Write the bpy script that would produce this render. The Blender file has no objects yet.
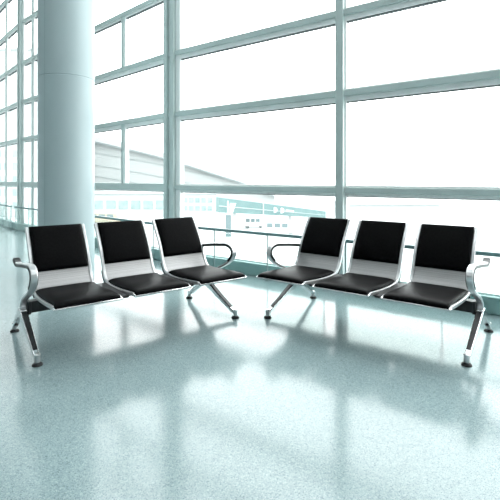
import bpy, bmesh, math, random
from mathutils import Vector, Matrix

random.seed(4)
scn = bpy.context.scene
COL = scn.collection
F_PX, EYE, HOR = 436.0, 1.324, 179.0      # focal length in pixels, eye height, horizon row (500 x 500 frame)

# ------------------------------------------------------------------ camera
cam_d = bpy.data.cameras.new('camera')
cam = bpy.data.objects.new('camera', cam_d)
COL.objects.link(cam)
cam.location = (0, 0, EYE)
cam.rotation_euler = (math.pi / 2, 0, 0)
cam_d.sensor_width = 36
cam_d.lens = 36 * F_PX / 500
cam_d.shift_y = -(250 - HOR) / 500
cam_d.clip_end = 2000
scn.camera = cam

# ------------------------------------------------------------------ overcast sky, unseen fill lights, exposure
world = bpy.data.worlds.new('world')
scn.world = world
world.use_nodes = True
wn = world.node_tree.nodes
wn['Background'].inputs['Color'].default_value = (0.985, 1.0, 1.0, 1)
wn['Background'].inputs['Strength'].default_value = 5.6


def area(name, loc, size, power, color=(1, 1, 1), aim=(0, 0, -1)):
    d = bpy.data.lights.new(name, 'AREA')
    d.shape = 'RECTANGLE'
    d.size, d.size_y = size
    d.energy = power
    d.color = color
    o = bpy.data.objects.new(name, d)
    COL.objects.link(o)
    o.location = loc
    o.rotation_euler = Vector(aim).to_track_quat('-Z', 'Y').to_euler()
    return o


for lx, ly in ((-5.5, -2.5), (-1, -2.5), (3.5, -2.5), (-5.5, 3), (-1, 3), (3, 1.5), (-6, 8)):
    area('ceiling_fill', (lx, ly, 6.85), (2.4, 2.4), 42, (0.97, 1.0, 1.0))  # added fill at ceiling height to brighten the interior, no fixtures

scn.view_settings.view_transform = 'Standard'
scn.view_settings.look = 'None'
scn.view_settings.gamma = 1
scn.view_settings.use_curve_mapping = False
scn.view_settings.exposure = 0.0
scn.cycles.use_denoising = True
scn.cycles.max_bounces = 10
scn.cycles.transparent_max_bounces = 24
scn.cycles.caustics_reflective = False
scn.cycles.sample_clamp_indirect = 6

# ------------------------------------------------------------------ materials


def mat(name, color, rough=0.5, metal=0.0, spec=0.5, coat=0.0):
    m = bpy.data.materials.new(name)
    m.use_nodes = True
    b = m.node_tree.nodes['Principled BSDF']
    b.inputs['Base Color'].default_value = (*color, 1)
    b.inputs['Roughness'].default_value = rough
    b.inputs['Metallic'].default_value = metal
    b.inputs['Specular IOR Level'].default_value = spec
    b.inputs['Coat Weight'].default_value = coat
    return m


def nodes(m):
    nt = m.node_tree
    return nt, nt.nodes, nt.links, nt.nodes['Principled BSDF']


def noisy(m, c1, c2, scale, detail=3, lo=0.35, hi=0.65, bump=0.0, dist=0.002, stretch=None):
    nt, N, L, b = nodes(m)
    tc = N.new('ShaderNodeTexCoord')
    src = tc.outputs['Object']
    if stretch:
        mp = N.new('ShaderNodeMapping')
        mp.inputs['Scale'].default_value = stretch
        L.new(src, mp.inputs['Vector'])
        src = mp.outputs['Vector']
    n = N.new('ShaderNodeTexNoise')
    n.inputs['Scale'].default_value = scale
    n.inputs['Detail'].default_value = detail
    L.new(src, n.inputs['Vector'])
    r = N.new('ShaderNodeValToRGB')
    r.color_ramp.elements[0].position = lo
    r.color_ramp.elements[1].position = hi
    r.color_ramp.elements[0].color = (*c1, 1)
    r.color_ramp.elements[1].color = (*c2, 1)
    L.new(n.outputs['Fac'], r.inputs['Fac'])
    L.new(r.outputs['Color'], b.inputs['Base Color'])
    if bump:
        bp = N.new('ShaderNodeBump')
        bp.inputs['Strength'].default_value = bump
        bp.inputs['Distance'].default_value = dist
        L.new(n.outputs['Fac'], bp.inputs['Height'])
        L.new(bp.outputs['Normal'], b.inputs['Normal'])
    return m


M = {}
# polished terrazzo: fine dark and pale chips in a blue-grey ground
m = M['terrazzo'] = mat('terrazzo', (.4, .5, .5), 0.145, 0, 0.5)
nt, N, L, b = nodes(m)
tc = N.new('ShaderNodeTexCoord')
v1 = N.new('ShaderNodeTexVoronoi')
v1.inputs['Scale'].default_value = 250
L.new(tc.outputs['Object'], v1.inputs['Vector'])
r1 = N.new('ShaderNodeValToRGB')
el = r1.color_ramp.elements
el[0].position, el[0].color = 0.0, (.13, .20, .215, 1)
el[1].position, el[1].color = 1.0, (.46, .57, .585, 1)
e = el.new(0.2); e.color = (.275, .375, .39, 1)
e = el.new(0.8); e.color = (.335, .445, .46, 1)
sep = N.new('ShaderNodeSeparateColor')
L.new(v1.outputs['Color'], sep.inputs['Color'])
L.new(sep.outputs['Red'], r1.inputs['Fac'])
n2 = N.new('ShaderNodeTexNoise')
n2.inputs['Scale'].default_value = 1.2
n2.inputs['Detail'].default_value = 4
L.new(tc.outputs['Object'], n2.inputs['Vector'])
mr = N.new('ShaderNodeMapRange')
mr.inputs['To Min'].default_value = 0.82
mr.inputs['To Max'].default_value = 1.0
L.new(n2.outputs['Fac'], mr.inputs['Value'])
mx = N.new('ShaderNodeMix')
mx.data_type = 'RGBA'
mx.blend_type = 'MULTIPLY'
mx.inputs['Factor'].default_value = 1
L.new(r1.outputs['Color'], mx.inputs[6])
L.new(mr.outputs['Result'], mx.inputs[7])
L.new(mx.outputs[2], b.inputs['Base Color'])
FLOOR_BSDF = b
b.inputs['IOR'].default_value = 1.5

M['wall'] = noisy(mat('wall_paint', (.7, .72, .72), .7), (.40, .43, .43), (.44, .47, .47), 3)
M['ceiling'] = noisy(mat('ceiling_paint', (.75, .8, .8), .8), (.42, .45, .45), (.46, .49, .49), 2)
M['column'] = noisy(mat('column_paint', (.4, .52, .54), .45), (.42, .515, .535), (.44, .535, .555), 1.5)
M['seam'] = mat('column_joint', (.24, .34, .36), .6)
M['mullion'] = noisy(mat('mullion_paint', (.5, .65, .64), .4), (.56, .655, .645), (.59, .685, .675), 4)
M['sash'] = noisy(mat('sash_lit_paint', (.7, .8, .79), .4), (.90, .925, .92), (.93, .95, .945), 4)  # lighter paint, made whiter still to carry the glow of window light
M['gasket'] = mat('gasket_rubber', (.06, .08, .085), .7)
M['kerb'] = noisy(mat('kerb_paint', (.2, .36, .37), .35), (.31, .455, .46), (.34, .485, .49), 3)
M['rail'] = noisy(mat('rail_paint', (.16, .27, .28), .35), (.15, .26, .27), (.18, .30, .31), 6)
M['post'] = noisy(mat('post_paint', (.3, .42, .42), .35), (.28, .40, .40), (.32, .44, .44), 6)


def glass(name, tint, gl=0.9):
    m = bpy.data.materials.new(name)
    m.use_nodes = True
    nt = m.node_tree
    N, L = nt.nodes, nt.links
    N.remove(N['Principled BSDF'])
    t = N.new('ShaderNodeBsdfTransparent')
    t.inputs['Color'].default_value = (*tint, 1)
    g = N.new('ShaderNodeBsdfGlossy')
    g.inputs['Roughness'].default_value = 0.02
    fr = N.new('ShaderNodeLayerWeight')
    fr.inputs['Blend'].default_value = .5
    pw = N.new('ShaderNodeMath')
    pw.operation = 'POWER'
    pw.inputs[1].default_value = 5
    L.new(fr.outputs['Facing'], pw.inputs[0])
    k = N.new('ShaderNodeMath')
    k.operation = 'MULTIPLY_ADD'
    k.inputs[1].default_value = gl
    k.inputs[2].default_value = .05
    L.new(pw.outputs[0], k.inputs[0])
    x = N.new('ShaderNodeMixShader')
    L.new(k.outputs[0], x.inputs['Fac'])
    L.new(t.outputs[0], x.inputs[1])
    L.new(g.outputs[0], x.inputs[2])
    L.new(x.outputs[0], N['Material Output'].inputs['Surface'])
    return m


M['glass'] = glass('window_glass', (.96, .99, .985))
M['rail_glass'] = glass('balustrade_glass', (.93, .985, .975))

M['leather'] = noisy(mat('black_leatherette', (.003, .003, .0035), .42, 0, .04), (.002, .002, .0025), (.004, .004, .0045), 60, 4, bump=.15, dist=.001)
M['chrome'] = noisy(mat('polished_aluminium', (.8, .8, .81), .16, 1), (.78, .78, .79), (.84, .84, .85), 12)
M['satin'] = noisy(mat('satin_frame_steel', (.7, .7, .71), .3, .9), (.66, .66, .67), (.74, .74, .75), 20)
M['black'] = noisy(mat('black_powder_coat', (.012, .012, .014), .4), (.010, .010, .012), (.016, .016, .018), 40)
M['arm'] = noisy(mat('brushed_armrest_aluminium', (.85, .85, .86), .3, .9), (.72, .72, .73), (.78, .78, .79), 14)
M['rubber'] = mat('black_foot_rubber', (.01, .01, .011), .55)
# perforated sheet steel: rows of tiny holes
m = M['sheet'] = mat('perforated_sheet_steel', (.5, .49, .49), .42, .75)
nt, N, L, b = nodes(m)
tc = N.new('ShaderNodeTexCoord')
v = N.new('ShaderNodeTexVoronoi')
v.inputs['Scale'].default_value = 130
v.inputs['Randomness'].default_value = 0.0
L.new(tc.outputs['Object'], v.inputs['Vector'])
r = N.new('ShaderNodeValToRGB')
r.color_ramp.elements[0].position, r.color_ramp.elements[0].color = .30, (.27, .267, .27, 1)
r.color_ramp.elements[1].position, r.color_ramp.elements[1].color = .36, (.46, .452, .456, 1)
L.new(v.outputs['Distance'], r.inputs['Fac'])
L.new(r.outputs['Color'], b.inputs['Base Color'])

# outdoors
M['apron'] = noisy(mat('apron_concrete', (0.444, 0.459, 0.459), .9), (0.407, 0.429, 0.429), (0.488, 0.503, 0.503), .05)
M['bld_white'] = noisy(mat('pale_cladding', (0.519, 0.585, 0.585), .7), (0.318, 0.359, 0.359), (0.359, 0.393, 0.393), .2)
M['bld_roof'] = noisy(mat('hall_cladding', (0.435, 0.502, 0.502), .7), (0.334, 0.359, 0.359), (0.359, 0.384, 0.384), .1)
M['fascia'] = mat('fascia_paint', (0.376, 0.393, 0.397), .6)
M['edge'] = mat('roof_edge_metal', (0.250, 0.286, 0.291), .6)
M['joint'] = mat('panel_joint', (0.293, 0.329, 0.329), .7)
M['ext_glass'] = noisy(mat('teal_facade_glass', (0.278, 0.509, 0.500), .3), (0.158, 0.231, 0.231), (0.231, 0.305, 0.300), .6)
M['teal'] = noisy(mat('teal_bridge_paint', (0.148, 0.370, 0.370), .5), (0.089, 0.163, 0.163), (0.111, 0.185, 0.185), .3)
M['teal_light'] = mat('bridge_stripe_paint', (0.296, 0.355, 0.355), .5)
M['grey'] = mat('pylon_grey', (0.104, 0.148, 0.155), .6)
M['white'] = mat('white_vehicle_paint', (0.518, 0.548, 0.548), .4)
M['tan'] = mat('tan_vehicle_paint', (0.311, 0.274, 0.207), .5)
M['tyre'] = mat('tyre_rubber', (0.089, 0.104, 0.104), .8)

# ------------------------------------------------------------------ mesh helpers


def obj(name, bm, material, parent=None, smooth=None, bevel=0.0, seg=2):
    bmesh.ops.recalc_face_normals(bm, faces=bm.faces[:])
    me = bpy.data.meshes.new(name)
    bm.to_mesh(me)
    bm.free()
    me.materials.append(M[material])
    o = bpy.data.objects.new(name, me)
    COL.objects.link(o)
    if parent:
        o.parent = parent
    if bevel:
        mod = o.modifiers.new('bevel', 'BEVEL')
        mod.width = bevel
        mod.segments = seg
        mod.limit_method = 'ANGLE'
        mod.angle_limit = math.radians(40)
    if smooth:
        for p in me.polygons:
            p.use_smooth = True
        me.set_sharp_from_angle(angle=math.radians(smooth))
    return o


def tag(o, label=None, cat=None, group=None, kind=None):
    if label:
        o['label'] = label
    if cat:
        o['category'] = cat
    if group:
        o['group'] = group
    if kind:
        o['kind'] = kind
    return o


def empty(name, loc=(0, 0, 0), rz=0):
    o = bpy.data.objects.new(name, None)
    o.empty_display_size = .1
    COL.objects.link(o)
    o.location = loc
    o.rotation_euler = (0, 0, rz)
    return o


def hexa(bm, c):
    """c: eight corners, bottom ring of four then top ring of four"""
    v = [bm.verts.new(p) for p in c]
    for f in ((3, 2, 1, 0), (4, 5, 6, 7), (0, 1, 5, 4), (1, 2, 6, 5), (2, 3, 7, 6), (3, 0, 4, 7)):
        bm.faces.new([v[i] for i in f])


def box(bm, x0, x1, y0, y1, z0, z1):
    hexa(bm, [(x0, y0, z0), (x1, y0, z0), (x1, y1, z0), (x0, y1, z0),
              (x0, y0, z1), (x1, y0, z1), (x1, y1, z1), (x0, y1, z1)])


def prism(bm, poly, a, b, fn):
    """polygon of (p, q) pairs swept from a to b; fn(t, p, q) gives the point"""
    A = [bm.verts.new(fn(a, p, q)) for p, q in poly]
    B = [bm.verts.new(fn(b, p, q)) for p, q in poly]
    n = len(poly)
    bm.faces.new(A[::-1])
    bm.faces.new(B)
    for i in range(n):
        bm.faces.new((A[i], A[(i + 1) % n], B[(i + 1) % n], B[i]))


def lathe(bm, prof, cx=0, cy=0, n=24):
    rings = []
    for r, z in prof:
        rings.append([bm.verts.new((cx + r * math.cos(2 * math.pi * i / n), cy + r * math.sin(2 * math.pi * i / n), z)) for i in range(n)])
    for a, b in zip(rings, rings[1:]):
        for i in range(n):
            bm.faces.new((a[i], a[(i + 1) % n], b[(i + 1) % n], b[i]))
    bm.faces.new(rings[0][::-1])
    bm.faces.new(rings[-1])


def spline(pts, n=6):
    """Catmull-Rom through the points"""
    P = [Vector(p) for p in pts]
    P = [2 * P[0] - P[1]] + P + [2 * P[-1] - P[-2]]
    out = []
    for i in range(1, len(P) - 2):
        a, b, c, d = P[i - 1:i + 3]
        for k in range(n):
            t = k / n
            out.append(.5 * ((2 * b) + (c - a) * t + (2 * a - 5 * b + 4 * c - d) * t * t + (3 * b - a - 3 * c + d) * t ** 3))
    out.append(P[-2])
    return out


# ------------------------------------------------------------------ room shell
# plan of the glazed wall, from the near right round to the far left
NODES = [(8.62, -0.22), (3.53, 3.523), (1.118, 5.296), (-1.293, 7.069), (-3.64, 9.25), (-5.99, 11.43), (-8.02, 13.63), (-10.05, 15.83)]
CEIL = 7.0
XL, YB, XR = -10.05, -6.0, 8.62
ring = [(XR, YB)] + NODES + [(XL, YB)]


def plate(name, z0, z1, material):
    bm = bmesh.new()
    prism(bm, ring, z0, z1, lambda t, p, q: (p, q, t))
    return tag(obj(name, bm, material), kind='structure')


plate('floor', -.12, 0, 'terrazzo')
plate('ceiling', CEIL, CEIL + .2, 'ceiling')
for nm, x0, x1, y0, y1 in (('wall_left', XL - .2, XL, YB - .2, 15.83), ('wall_back', XL, XR, YB - .2, YB), ('wall_right', XR, XR + .2, YB - .2, -.22)):
    bm = bmesh.new()
    box(bm, x0, x1, y0, y1, 0, CEIL)
    tag(obj(nm, bm, 'wall'), kind='structure')


class Run:
    """local frame of one bay: s runs from a to b, n points into the room"""

    def __init__(self, a, b):
        self.a = Vector((*a, 0))
        d = Vector((*b, 0)) - self.a
        self.len = d.length
        self.d = d.normalized()
        n = Vector((-self.d.y, self.d.x, 0))
        self.n = n if n.dot(Vector((0, 2, 0)) - self.a) > 0 else -n

    def p(self, s, n, z):
        v = self.a + self.d * s + self.n * n
        return (v.x, v.y, z)

    def box(self, bm, s0, s1, n0, n1, z0, z1):
        hexa(bm, [self.p(s0, n0, z0), self.p(s1, n0, z0), self.p(s1, n1, z0), self.p(s0, n1, z0),
                  self.p(s0, n0, z1), self.p(s1, n0, z1), self.p(s1, n1, z1), self.p(s0, n1, z1)])


RUNS = [Run(a, b) for a, b in zip(NODES, NODES[1:])]
LEVELS = [0.0, 1.190, 2.355, 3.325, 4.33, 5.39, 6.40, CEIL]
# sub-frame position (share of the bay) and the rows it splits; row 0 is the lowest
SUB = {3: (.43, (1, 3, 5)), 4: (.74, (0, 1, 2, 3, 4, 5)), 5: (.45, (0, 1, 2, 3, 4, 5)), 6: (.5, (1, 3, 5))}

for i, r in enumerate(RUNS):
    w = empty('window_%d' % (i + 1))
    tag(w, kind='structure')
    Ln = r.len
    for k, z in enumerate(LEVELS):
        if k == 0 or k == len(LEVELS) - 1:
            continue
        bm = bmesh.new()
        hh = .034 if k == 1 else .036
        if k == 1 and i >= 3:
            hh = .06
        r.box(bm, 0, Ln, -.02, .06, z - hh, z + hh)
        obj('transom', bm, 'mullion', w, bevel=.006)
    for k in range(len(LEVELS) - 1):
        z0 = LEVELS[k] + (.16 if k == 0 else .03)
        z1 = LEVELS[k + 1] - .03
        cuts = [0.04, Ln - .04]
        if i in SUB and k in SUB[i][1]:
            c = Ln * SUB[i][0]
            bm = bmesh.new()
            r.box(bm, c - .045, c + .045, -.02, .05, z0 - .02, z1 + .02)
            obj('sub_mullion', bm, 'mullion', w, bevel=.006)
            cuts = [0.04, c - .04, c + .04, Ln - .04]
        for a, b2 in zip(cuts[::2], cuts[1::2]):
            # a pale sash around each pane, a dark gasket inside it
            f = .026
            top = .07 if k in (1, 2) and i < 4 else .04
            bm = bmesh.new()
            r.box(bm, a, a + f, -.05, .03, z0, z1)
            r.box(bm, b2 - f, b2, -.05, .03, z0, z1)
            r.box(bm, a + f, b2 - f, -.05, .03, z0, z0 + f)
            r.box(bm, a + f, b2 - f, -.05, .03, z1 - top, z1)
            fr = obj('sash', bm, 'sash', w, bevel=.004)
            g = .010
            bm = bmesh.new()
            r.box(bm, a + f, b2 - f, -.04, .012, z1 - top - g, z1 - top)
            obj('gasket', bm, 'gasket', fr)
            bm = bmesh.new()
            v = [bm.verts.new(r.p(s, -.02, z)) for s, z in ((a + f, z0), (b2 - f, z0), (b2 - f, z1), (a + f, z1))]
            bm.faces.new(v)
            obj('pane', bm, 'glass', fr)

# vertical mullions at the nodes
tn = 0
for j in range(1, len(NODES) - 1):
    r0, r1 = RUNS[j - 1], RUNS[j]
    twin = j in (3, 5)
    for rr, s0, s1 in (((r0, r0.len - .16, r0.len - .075), (r1, -.02, .065)) if twin else ((r1, -.05, .05),)):
        tn += 1
        bm = bmesh.new()
        rr.box(bm, s0, s1, -.06, .09, 0, CEIL)
        tag(obj('trim_%d' % tn, bm, 'mullion', bevel=.008), kind='structure')
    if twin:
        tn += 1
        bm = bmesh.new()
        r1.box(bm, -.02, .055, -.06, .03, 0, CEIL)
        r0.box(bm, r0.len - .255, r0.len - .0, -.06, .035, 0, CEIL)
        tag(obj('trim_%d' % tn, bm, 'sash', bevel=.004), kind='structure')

# kerb along the foot of the glass
for i, r in enumerate(RUNS):
    bm = bmesh.new()
    r.box(bm, 0, r.len, -.08, .10, 0, .17)
    tag(obj('baseboard_%s' % ('glass_%d' % (i + 1)), bm, 'kerb', bevel=.01), kind='structure')

# round column
CX, CY, CR = (66.7 - 250) / F_PX * 6.0, 6.0, .362
bm = bmesh.new()
lathe(bm, [(CR, 0), (CR, 2.68), (CR - .006, 2.683), (CR - .006, 2.693), (CR, 2.696), (CR, 5.6), (CR - .006, 5.603), (CR - .006, 5.613), (CR, 5.616), (CR, CEIL)], CX, CY, 96)
column = tag(obj('column', bm, 'column', smooth=30), kind='structure')
bm = bmesh.new()
for ang in (-113.7, 66.3):
    a = math.radians(ang)
    c, s = math.cos(a), math.sin(a)
    for z0, z1 in ((0, 2.68), (2.696, 5.6), (5.616, CEIL)):
        pts = []
        for z in (z0, z1):
            for rr, tt in ((CR - .01, -.0025), (CR + .0008, -.0025), (CR + .0008, .0025), (CR - .01, .0025)):
                pts.append((CX + rr * c - tt * s, CY + rr * s + tt * c, z))
        hexa(bm, pts)
tag(obj('joint_line', bm, 'seam', column))

# ------------------------------------------------------------------ glass balustrade in front of the windows
def balustrade(ri, s0, s1, posts, label):
    r = RUNS[ri] if not isinstance(ri, Run) else ri
    root = empty('balustrade', r.p((s0 + s1) / 2, .2, 0))
    tag(root, label, 'railing', 'glass balustrades along the window wall')
    bm = bmesh.new()
    r.box(bm, s0, s1, .18, .225, .585, .625)
    o = obj('handrail', bm, 'rail', bevel=.008)
    parts = [o]
    for s in posts:
        bm = bmesh.new()
        r.box(bm, s - .007, s + .007, .195, .21, 0, .585)
        r.box(bm, s - .03, s + .03, .17, .235, 0, .012)
        parts.append(obj('post', bm, 'post', bevel=.002))
    for a, b in zip(posts, posts[1:]):
        bm = bmesh.new()
        r.box(bm, a + .02, b - .02, .198, .207, .03, .56)
        parts.append(obj('glass_panel', bm, 'rail_glass'))
    for p in parts:
        p.parent = root
        p.matrix_parent_inverse = Matrix.Translation(-root.location)


def s_at_px(r, px, n=.2):
    """distance along the bay at which the line n in front of the glass crosses the sight line"""
    k = (px - 250) / F_PX
    a = r.a + r.n * n
    return (k * a.y - a.x) / (r.d.x - k * r.d.y)


rA = RUNS[2]
pA = [s_at_px(rA, x) for x in (328, 267.5, 214.5)]
pA.append(pA[-1] + (pA[2] - pA[1]) * .62)
balustrade(2, .10, rA.len - .12, [.14] + pA[1:3] + [rA.len - .16], 'glass balustrade with dark handrail behind the gap between the benches')
rB = RUNS[1]
pB = [s_at_px(rB, x) for x in (442,)]
balustrade(1, .10, rB.len - .10, [.14, rB.len * .36, pB[0], rB.len - .14], 'glass balustrade with dark handrail behind the bench on the right')
rC = RUNS[3]
balustrade(3, .14, rC.len - .06, [.18, rC.len * .36, rC.len * .68, rC.len - .12], 'glass balustrade with dark handrail seen beside the column and over the left bench')
rD = RUNS[4]
balustrade(4, .06, rD.len - .14, [.12, rD.len * .36, rD.len * .68, rD.len - .18], 'glass balustrade with dark handrail just left of the column')
rE = RUNS[5]
balustrade(5, .14, rE.len - .06, [.18, rE.len * .36, rE.len * .68, rE.len - .12], 'farthest glass balustrade with dark handrail at the left edge of the picture')

# ------------------------------------------------------------------ waiting benches
PROFILE = spline([(.338, .897), (.283, .822), (.222, .735), (.168, .645), (.125, .55), (.088, .470), (.036, .412), (-.06, .386),
                  (-.2, .384), (-.35, .392), (-.5, .405), (-.60, .412), (-.645, .402)], 6)


def normals(path):
    out = []
    for i in range(len(path)):
        d = (path[min(i + 1, len(path) - 1)] - path[max(i - 1, 0)]).normalized()
        out.append(Vector((d.y, -d.x)))       # towards the sitter
    return out


NORM = normals(PROFILE)


def strip(bm, mir, x0, x1, i0, i1, lo, hi, path=None, norm=None):
    """ribbon following the seat profile between two stations"""
    P, Q = path or PROFILE, norm or NORM
    poly = [P[i] + Q[i] * hi for i in range(i0, i1 + 1)] + [P[i] + Q[i] * lo for i in range(i1, i0 - 1, -1)]
    # quads rather than one concave n-gon
    n = i1 - i0 + 1
    vs = []
    for x in (x0, x1):
        vs.append([bm.verts.new((mir * x, p[0], p[1])) for p in poly])
    A, B = vs
    m = len(poly)
    for k in range(m):
        bm.faces.new((A[k], A[(k + 1) % m], B[(k + 1) % m], B[k]))
    for S in (A, B):
        for k in range(n - 1):
            bm.faces.new((S[k], S[k + 1], S[m - 2 - k], S[m - 1 - k]))


def pad(bm, mir, x0, x1, i0, i1, base, thick, taper=0.0, nx=20):
    """upholstered pad: puffed upper face over a flat underside, lying on the profile"""
    idx = [i0 + (i1 - i0) * k / 40 for k in range(41)]
    top, bot = [], []
    for q in idx:
        i = min(int(q), len(PROFILE) - 2)
        t = q - i
        p = PROFILE[i].lerp(PROFILE[i + 1], t)
        nn = NORM[i].lerp(NORM[i + 1], t).normalized()
        v = 2 * (q - i0) / (i1 - i0) - 1
        rt, rb = [], []
        for k in range(nx + 1):
            u = math.sin((2 * k / nx - 1) * math.pi / 2)
            e = (max(0, 1 - abs(u) ** 9)) ** .45 * (max(0, 1 - abs(v) ** 12)) ** .45
            tk = thick * (1 - taper * max(0, v) ** 1.3)
            h = base + tk * (.22 + .78 * e) + .006 * (1 - u * u) * (1 - v * v)
            x = x0 + (x1 - x0) * (u + 1) / 2
            a = p + nn * h
            c = p + nn * base
            rt.append(bm.verts.new((mir * x, a[0], a[1])))
            rb.append(bm.verts.new((mir * x, c[0], c[1])))
        top.append(rt)
        bot.append(rb)
    for G in (top, bot):
        for a, b in zip(G, G[1:]):
            for k in range(nx):
                bm.faces.new((a[k], a[k + 1], b[k + 1], b[k]))
    for k in range(nx):
        bm.faces.new((top[0][k], top[0][k + 1], bot[0][k + 1], bot[0][k]))
        bm.faces.new((top[-1][k], top[-1][k + 1], bot[-1][k + 1], bot[-1][k]))
    for a, b, c, d in zip(top, top[1:], bot, bot[1:]):
        bm.faces.new((a[0], b[0], d[0], c[0]))
        bm.faces.new((a[-1], b[-1], d[-1], c[-1]))


NP = len(PROFILE) - 1
I_PADBOT = min(range(len(PROFILE)), key=lambda i: abs(PROFILE[i][1] - .537) + (0 if PROFILE[i][0] > 0 else 9))
I_SEATREAR = min(range(len(PROFILE)), key=lambda i: abs(PROFILE[i][0] + .005))
I_FRAMEEND = min(range(len(PROFILE)), key=lambda i: abs(PROFILE[i][0] + .595))
SW, PITCH = .506, .60
ARM = spline([(0.0, .245), (0.0, .31), (-.055, .365), (-.16, .415), (-.27, .463), (-.36, .522), (-.408, .588), (-.385, .645), (-.305, .670), (-.19, .660), (-.06, .645), (.08, .625), (.17, .614), (.24, .622), (.29, .640)], 6)
ARMN = normals(ARM)
XLEG = (-.077, 1.655)
XARM = (-.074, 1.724)


def bar(bm, mir, path, widths, heights, x):
    """tapered rectangular bar in the plane X = x; path of (Y, Z)"""
    rings = []
    Q = normals([Vector(p) for p in path])
    for (p, q, w, h) in zip(path, Q, widths, heights):
        p = Vector(p)
        rr = []
        for dx, dn in ((-w, -h), (w, -h), (w, h), (-w, h)):
            a = p + q * dn
            rr.append(bm.verts.new((mir * (x + dx), a[0], a[1])))
        rings.append(rr)
    for a, b in zip(rings, rings[1:]):
        for k in range(4):
            bm.faces.new((a[k], a[(k + 1) % 4], b[(k + 1) % 4], b[k]))
    bm.faces.new(rings[0])
    bm.faces.new(rings[-1])


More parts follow.
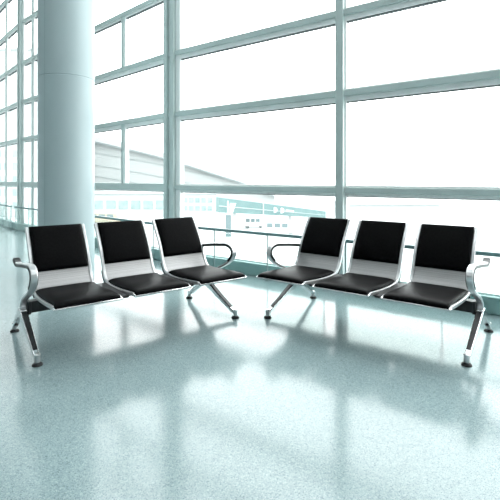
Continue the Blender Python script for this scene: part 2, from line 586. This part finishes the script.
def make_bench(mir, loc, rz, label):
    root = empty('waiting_bench', loc, rz)
    tag(root, label, 'bench', 'three-seat waiting benches')
    # beam carrying everything
    bm = bmesh.new()
    box(bm, *sorted((mir * -.045, mir * 1.69)), -.045, .045, .245, .335)
    obj('beam', bm, 'black', root, bevel=.006)
    for k in range(3):
        X = k * PITCH
        bm = bmesh.new()
        strip(bm, mir, X + .02, X + SW - .02, 2, NP, -.002, .002)
        shell = obj('seat_shell', bm, 'sheet', root, smooth=40)
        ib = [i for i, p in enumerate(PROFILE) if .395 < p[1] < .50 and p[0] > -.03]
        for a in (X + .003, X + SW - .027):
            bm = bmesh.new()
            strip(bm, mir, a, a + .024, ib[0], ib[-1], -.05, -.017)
            obj('frame_side_shade', bm, 'black', shell, smooth=40, bevel=.004)  # black strip standing in for the frame's shaded side face
        for a in (X, X + SW - .027):
            bm = bmesh.new()
            strip(bm, mir, a, a + .027, 0, I_FRAMEEND, -.018, .010)
            obj('side_frame', bm, 'satin', shell, smooth=40, bevel=.005)
        bm = bmesh.new()
        strip(bm, mir, X + .03, X + SW - .03, 0, 3, -.010, .010)
        obj('top_rail', bm, 'satin', shell, smooth=40, bevel=.004)
        bm = bmesh.new()
        strip(bm, mir, X, X + SW, I_FRAMEEND, NP, -.011, .005)
        obj('front_trim', bm, 'chrome', shell, smooth=40, bevel=.004)
        bm = bmesh.new()
        pad(bm, mir, X + .030, X + SW - .030, 0, I_PADBOT, .004, .030)
        obj('back_pad', bm, 'leather', shell, smooth=50)
        bm = bmesh.new()
        pad(bm, mir, X + .014, X + SW - .014, I_SEATREAR, NP - 1, .004, .042, .55)
        obj('seat_pad', bm, 'leather', shell, smooth=50)
        # black support plate between beam and shell
        bm = bmesh.new()
        box(bm, *sorted((mir * (X + .06), mir * (X + SW - .06))), -.16, .06, .335, .37)
        obj('support_plate', bm, 'black', root, bevel=.004)
    for X in (SW, SW + PITCH):
        bm = bmesh.new()
        box(bm, *sorted((mir * (X - .004), mir * (X + PITCH - SW + .004))), -.52, .03, .368, .388)
        obj('seat_link', bm, 'black', root, bevel=.004)
    for n, (XA, XG) in enumerate(zip(XARM, XLEG)):
        # armrest: a flat ribbon that rises from the beam, bulges forward and curls back
        bm = bmesh.new()
        strip(bm, mir, XA - .024, XA + .024, 0, len(ARM) - 1, -.010, .012, ARM, ARMN)
        arm = obj('armrest', bm, 'arm', root, smooth=40, bevel=.005)
        # black strip painting in the edge's dark reflection, running out to the tip
        i0 = min(range(len(ARM)), key=lambda i: abs(ARM[i][1] - .50) + (0 if ARM[i][0] < -.2 else 9))
        bm = bmesh.new()
        strip(bm, mir, XA - .0285, XA + .0285, i0, len(ARM) - 1, -.003, .021, ARM, ARMN)
        obj('edge_reflection', bm, 'black', arm, smooth=40, bevel=.003)
        bm = bmesh.new()
        strip(bm, mir, XA - .027, XA + .027, len(ARM) - 10, len(ARM) - 1, -.012, .019, ARM, ARMN)
        obj('armrest_tip', bm, 'black', arm, smooth=40, bevel=.005)
        # bracket tying the armrest and leg to the beam
        bm = bmesh.new()
        xb = (-.048, -.022) if n == 0 else (1.66, 1.698)
        box(bm, *sorted((mir * xb[0], mir * xb[1])), -.055, .055, .235, .34)
        obj('end_bracket', bm, 'black', root, bevel=.008)
        # inverted-V leg casting
        front = [(.055, .262), (-.02, .246), (-.13, .206), (-.30, .135), (-.45, .076), (-.512, .056)]
        rear = [(-.055, .262), (.02, .246), (.11, .206), (.21, .135), (.30, .076), (.338, .056)]
        bm = bmesh.new()
        bar(bm, mir, front, [.026, .027, .027, .024, .021, .02], [.018, .03, .027, .021, .017, .015], XG)
        bar(bm, mir, rear, [.026, .027, .027, .024, .021, .02], [.018, .03, .027, .021, .017, .015], XG)
        leg = obj('leg', bm, 'chrome', root, smooth=40, bevel=.007, seg=3)
        for path, sg in ((front, 1), (rear, -1)):
            P = [Vector(p) for p in path[1:-1]]
            Q = normals(P)
            h = [.030, .027, .021, .017]
            off = [p + q * (hh + .002) * (1 if q.y > 0 else -1) for p, q, hh in zip(P, Q, h)]
            bm = bmesh.new()
            bar(bm, mir, off, [.019, .019, .017, .015], [.003] * 4, XG)
            obj('leg_inlay', bm, 'black', leg, smooth=40)
            fy = path[-1][0] - .012 * sg
            bm = bmesh.new()
            lathe(bm, [(.017, .018), (.019, .022), (.019, .066), (.021, .072), (.021, .078), (.012, .084)], mir * XG, fy, 24)
            foot = obj('foot', bm, 'arm', leg, smooth=40)
            bm = bmesh.new()
            lathe(bm, [(.036, 0), (.037, .003), (.034, .012), (.026, .019), (.014, .023)], mir * XG, fy, 28)
            obj('foot_pad', bm, 'rubber', foot, smooth=40)
    return root


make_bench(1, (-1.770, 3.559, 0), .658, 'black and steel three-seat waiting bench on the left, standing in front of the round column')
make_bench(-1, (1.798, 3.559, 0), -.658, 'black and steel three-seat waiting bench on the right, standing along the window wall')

# ------------------------------------------------------------------ airfield outside
GZ = -9.0


def at(px, py, d):
    return Vector(((px - 250) / F_PX * d, d, EYE - (py - HOR) / F_PX * d))


bm = bmesh.new()
lathe(bm, [(900, GZ - 1), (900, GZ)], 0, 300, 64)
tag(obj('apron', bm, 'apron'), kind='structure')

# big hall with a long falling roof line
D0, DEP = 150.0, 60.0
roofline = spline([(-60, 104), (0, 121), (60, 135), (95, 142), (130, 150), (164, 158.5), (182, 164), (215, 174.5), (250, 186), (275, 197)], 4)


def ext_wall(bm, top, low, d, dep):
    n = len(top)
    A = [bm.verts.new(at(p[0], p[1], d)) for p in top]
    Bv = [bm.verts.new(at(*q, d)) if isinstance(q, tuple) else bm.verts.new(q) for q in low]
    A2 = [bm.verts.new(v.co + Vector((0, dep, 0))) for v in A]
    B2 = [bm.verts.new(v.co + Vector((0, dep, 0))) for v in Bv]
    for i in range(n - 1):
        bm.faces.new((A[i], A[i + 1], Bv[i + 1], Bv[i]))
        bm.faces.new((A2[i], A2[i + 1], B2[i + 1], B2[i]))
        bm.faces.new((A[i], A[i + 1], A2[i + 1], A2[i]))
        bm.faces.new((Bv[i], Bv[i + 1], B2[i + 1], B2[i]))
    for i in (0, n - 1):
        bm.faces.new((A[i], Bv[i], B2[i], A2[i]))


hall = empty('airport_hall', (at(120, 150, D0).x, D0, GZ))
tag(hall, 'large pale hall with a long falling roof line, beyond the left windows', 'building')


def under(o, root):
    o.parent = root
    o.matrix_parent_inverse = root.matrix_world.inverted() if False else Matrix.Translation(-root.location)
    return o


bm = bmesh.new()
ext_wall(bm, roofline, [Vector((at(p[0], 0, D0).x, D0, GZ)) for p in roofline], D0, DEP)
under(obj('wall', bm, 'bld_roof'), hall)
bm = bmesh.new()
ext_wall(bm, [(p[0], p[1] - 5.5) for p in roofline], [(p[0], p[1] - .6) for p in roofline], D0 - 2.5, 2.4)
under(obj('roof_fascia', bm, 'fascia'), hall)
bm = bmesh.new()
ext_wall(bm, [(p[0], p[1] - .6) for p in roofline], [(p[0], p[1] + .8) for p in roofline], D0 - 2.2, 2.1)
under(obj('roof_edge', bm, 'edge'), hall)
for off in (13, 25, 36):
    pts = [(p[0], p[1] * .75 + off + 33 - 0.0 * p[0]) for p in roofline if p[0] < 225]
    bm = bmesh.new()
    ext_wall(bm, pts, [(a, b + .7) for a, b in pts], D0 - .3, .25)
    under(obj('panel_joint', bm, 'joint'), hall)


def block(name, px0, px1, py0, d, dep, material, label, wins=(), wmat='ext_glass', band=None):
    """box building from the apron up, with window parts on the front"""
    a, b = at(px0, py0, d), at(px1, py0, d)
    root = tag(empty(name, ((a.x + b.x) / 2, d, GZ)), label, 'building')
    bm = bmesh.new()
    box(bm, a.x, b.x, d, d + dep, GZ, a.z)
    under(obj('wall', bm, material, bevel=.05), root)
    bm = bmesh.new()
    box(bm, a.x - .4, b.x + .4, d - .5, d + dep, a.z, a.z + .5)
    under(obj('roof', bm, 'fascia', bevel=.05), root)
    for x0, x1, y0, y1 in wins:
        p, q = at(x0, y0, d), at(x1, y1, d)
        bm = bmesh.new()
        box(bm, p.x, q.x, d - .15, d + .05, q.z, p.z)
        under(obj('window', bm, wmat), root)
    return root


w1 = [(94 + 12.4 * i, 94 + 12.4 * i + 9.0, 200.5, 209) for i in range(6)]
block('terminal_wing', 84, 171, 194, 120, 25, 'bld_white', 'low white terminal wing with a row of teal windows, above the left bench', w1)
w2 = [(183 + 6.2 * i, 183 + 6.2 * i + 4.2, y, y + 4.4) for y in (198, 206) for i in range(5)]
block('office_block', 179, 216, 194, 118, 20, 'bld_white', 'small pale office block with two rows of teal windows, left of the boarding bridge', w2)
w3 = [(-14 + 9 * i, -14 + 9 * i + 6, y, y + 7) for y in (150, 163, 176, 189, 202) for i in range(6)]
block('glazed_tower', -30, 42, 50, 118, 25, 'bld_white', 'pale tower with many teal windows behind the far left glazing', w3)
w4 = [(352 + 9 * i, 352 + 9 * i + 6, 209, 213) for i in range(9)]
block('cargo_shed', 346, 440, 205, 120, 20, 'bld_white', 'long low white shed far off behind the right bench', w4, 'bld_roof')

# boarding bridge: sloping teal tube on two legs
br = tag(empty('boarding_bridge', (at(219, 200, 85).x, 85, GZ)), 'teal boarding bridge sloping down to the right, seen between the two benches', 'boarding bridge')
tl, bl = at(219, 197.5, 85), at(219, 212.5, 85)
tr_, br_ = at(326, 211.5, 104), at(326, 218, 104)
dv = Vector((-.8, 2.8, 0))


def quadbox(name, material, a, b, c, d, v, root):
    bm = bmesh.new()
    hexa(bm, [a, b, b + v, a + v, d, c, c + v, d + v])
    return under(obj(name, bm, material, bevel=.04), root)


def on(u, w, off=0.0):
    """point on the front face: u along, w up"""
    p = bl.lerp(br_, u).lerp(tl.lerp(tr_, u), w)
    return p + Vector((0, -off, 0))


quadbox('tunnel', 'teal', bl, br_, tr_, tl, dv, br)
quadbox('roof_strip', 'teal_light', on(0, 1), on(1, 1), on(1, 1.07), on(0, 1.07), dv, br)
quadbox('handrail_stripe', 'teal_light', on(.0, .40, .12), on(1, .40, .12), on(1, .47, .12), on(0, .47, .12), Vector((0, .1, 0)), br)
quadbox('joint_band', 'teal_light', on(.36, 0, .14), on(.372, 0, .14), on(.372, 1, .14), on(.36, 1, .14), Vector((0, .1, 0)), br)
for u in (.47, .535):
    bm = bmesh.new()
    c = on(u, .52, .16)
    R = .6
    ringv = [(c.x + R * math.cos(t * math.pi / 10), c.z + R * math.sin(t * math.pi / 10)) for t in range(20)]
    prism(bm, ringv, c.y, c.y + .1, lambda t, p, q: (p, t, q))
    under(obj('round_emblem', bm, 'white'), br)
quadbox('sign_bar', 'white', on(.575, .46, .16), on(.655, .46, .16), on(.655, .66, .16), on(.575, .66, .16), Vector((0, .1, 0)), br)
for u in (.12, .62):
    p = on(u, 0)
    bm = bmesh.new()
    box(bm, p.x - .35, p.x + .35, p.y + .9, p.y + 1.6, GZ, p.z + .1)
    under(obj('leg', bm, 'fascia'), br)

# floodlight pylon with a white flared head
pl = tag(empty('pylon', (*at(228.5, 200, 78).xy, GZ)), 'grey pylon with a white flared head in front of the teal bridge', 'pylon')
p, q = at(225.5, 215, 78), at(231, 226, 78)
bm = bmesh.new()
box(bm, p.x, q.x, 78, 78.9, GZ, p.z)
under(obj('post', bm, 'grey', bevel=.05), pl)
bm = bmesh.new()
a, b_, c, d_ = at(229.6, 215, 78), at(232, 215, 78), at(236, 203.5, 78), at(229.8, 203.5, 78)
hexa(bm, [a, b_, b_ + Vector((0, .7, 0)), a + Vector((0, .7, 0)), d_, c, c + Vector((0, .7, 0)), d_ + Vector((0, .7, 0))])
under(obj('flared_head', bm, 'white', bevel=.04), pl)
bm = bmesh.new()
a, c = at(227.2, 215, 78), at(228.4, 201, 78)
box(bm, a.x, c.x, 78.2, 78.5, a.z, c.z)
under(obj('mast', bm, 'white'), pl)


def van(px, d, ln, h, material, label, rz):
    root = tag(empty('airport_van', ((px - 250) / F_PX * d, d, GZ), rz), label, 'van', 'airport vehicles on the apron')
    bm = bmesh.new()
    prism(bm, [(-ln / 2, .45), (ln / 2, .45), (ln / 2, 1.15), (ln * .36, 1.3), (ln * .27, h), (-ln / 2, h)], -1, 1, lambda t, p, q: (p, t, q))
    obj('body', bm, material, root, bevel=.08)
    for k in range(3):
        bm = bmesh.new()
        x = -ln * .36 + k * ln * .21
        for s in (-1, 1):
            box(bm, x, x + ln * .16, s * 1.0 - .02, s * 1.0 + .02, h * .58, h * .88)
        obj('side_window', bm, 'grey', root)
    for sx in (-.3, .3):
        for sy in (-.86, .86):
            bm = bmesh.new()
            ringv = [(sx * ln + .42 * math.cos(t * math.pi / 9), .42 + .42 * math.sin(t * math.pi / 9)) for t in range(18)]
            prism(bm, ringv, sy - .13, sy + .13, lambda t, p, q: (p, t, q))
            obj('wheel', bm, 'tyre', root)


van(254, 92, 5.0, 2.3, 'white', 'white airport van parked left of the others under the teal bridge', .1)
van(280, 80, 6.5, 2.6, 'white', 'long white airport van parked right of the others under the teal bridge', -.1)
van(106, 100, 9.0, 2.6, 'tan', 'tan airport bus in front of the white terminal wing', 0)
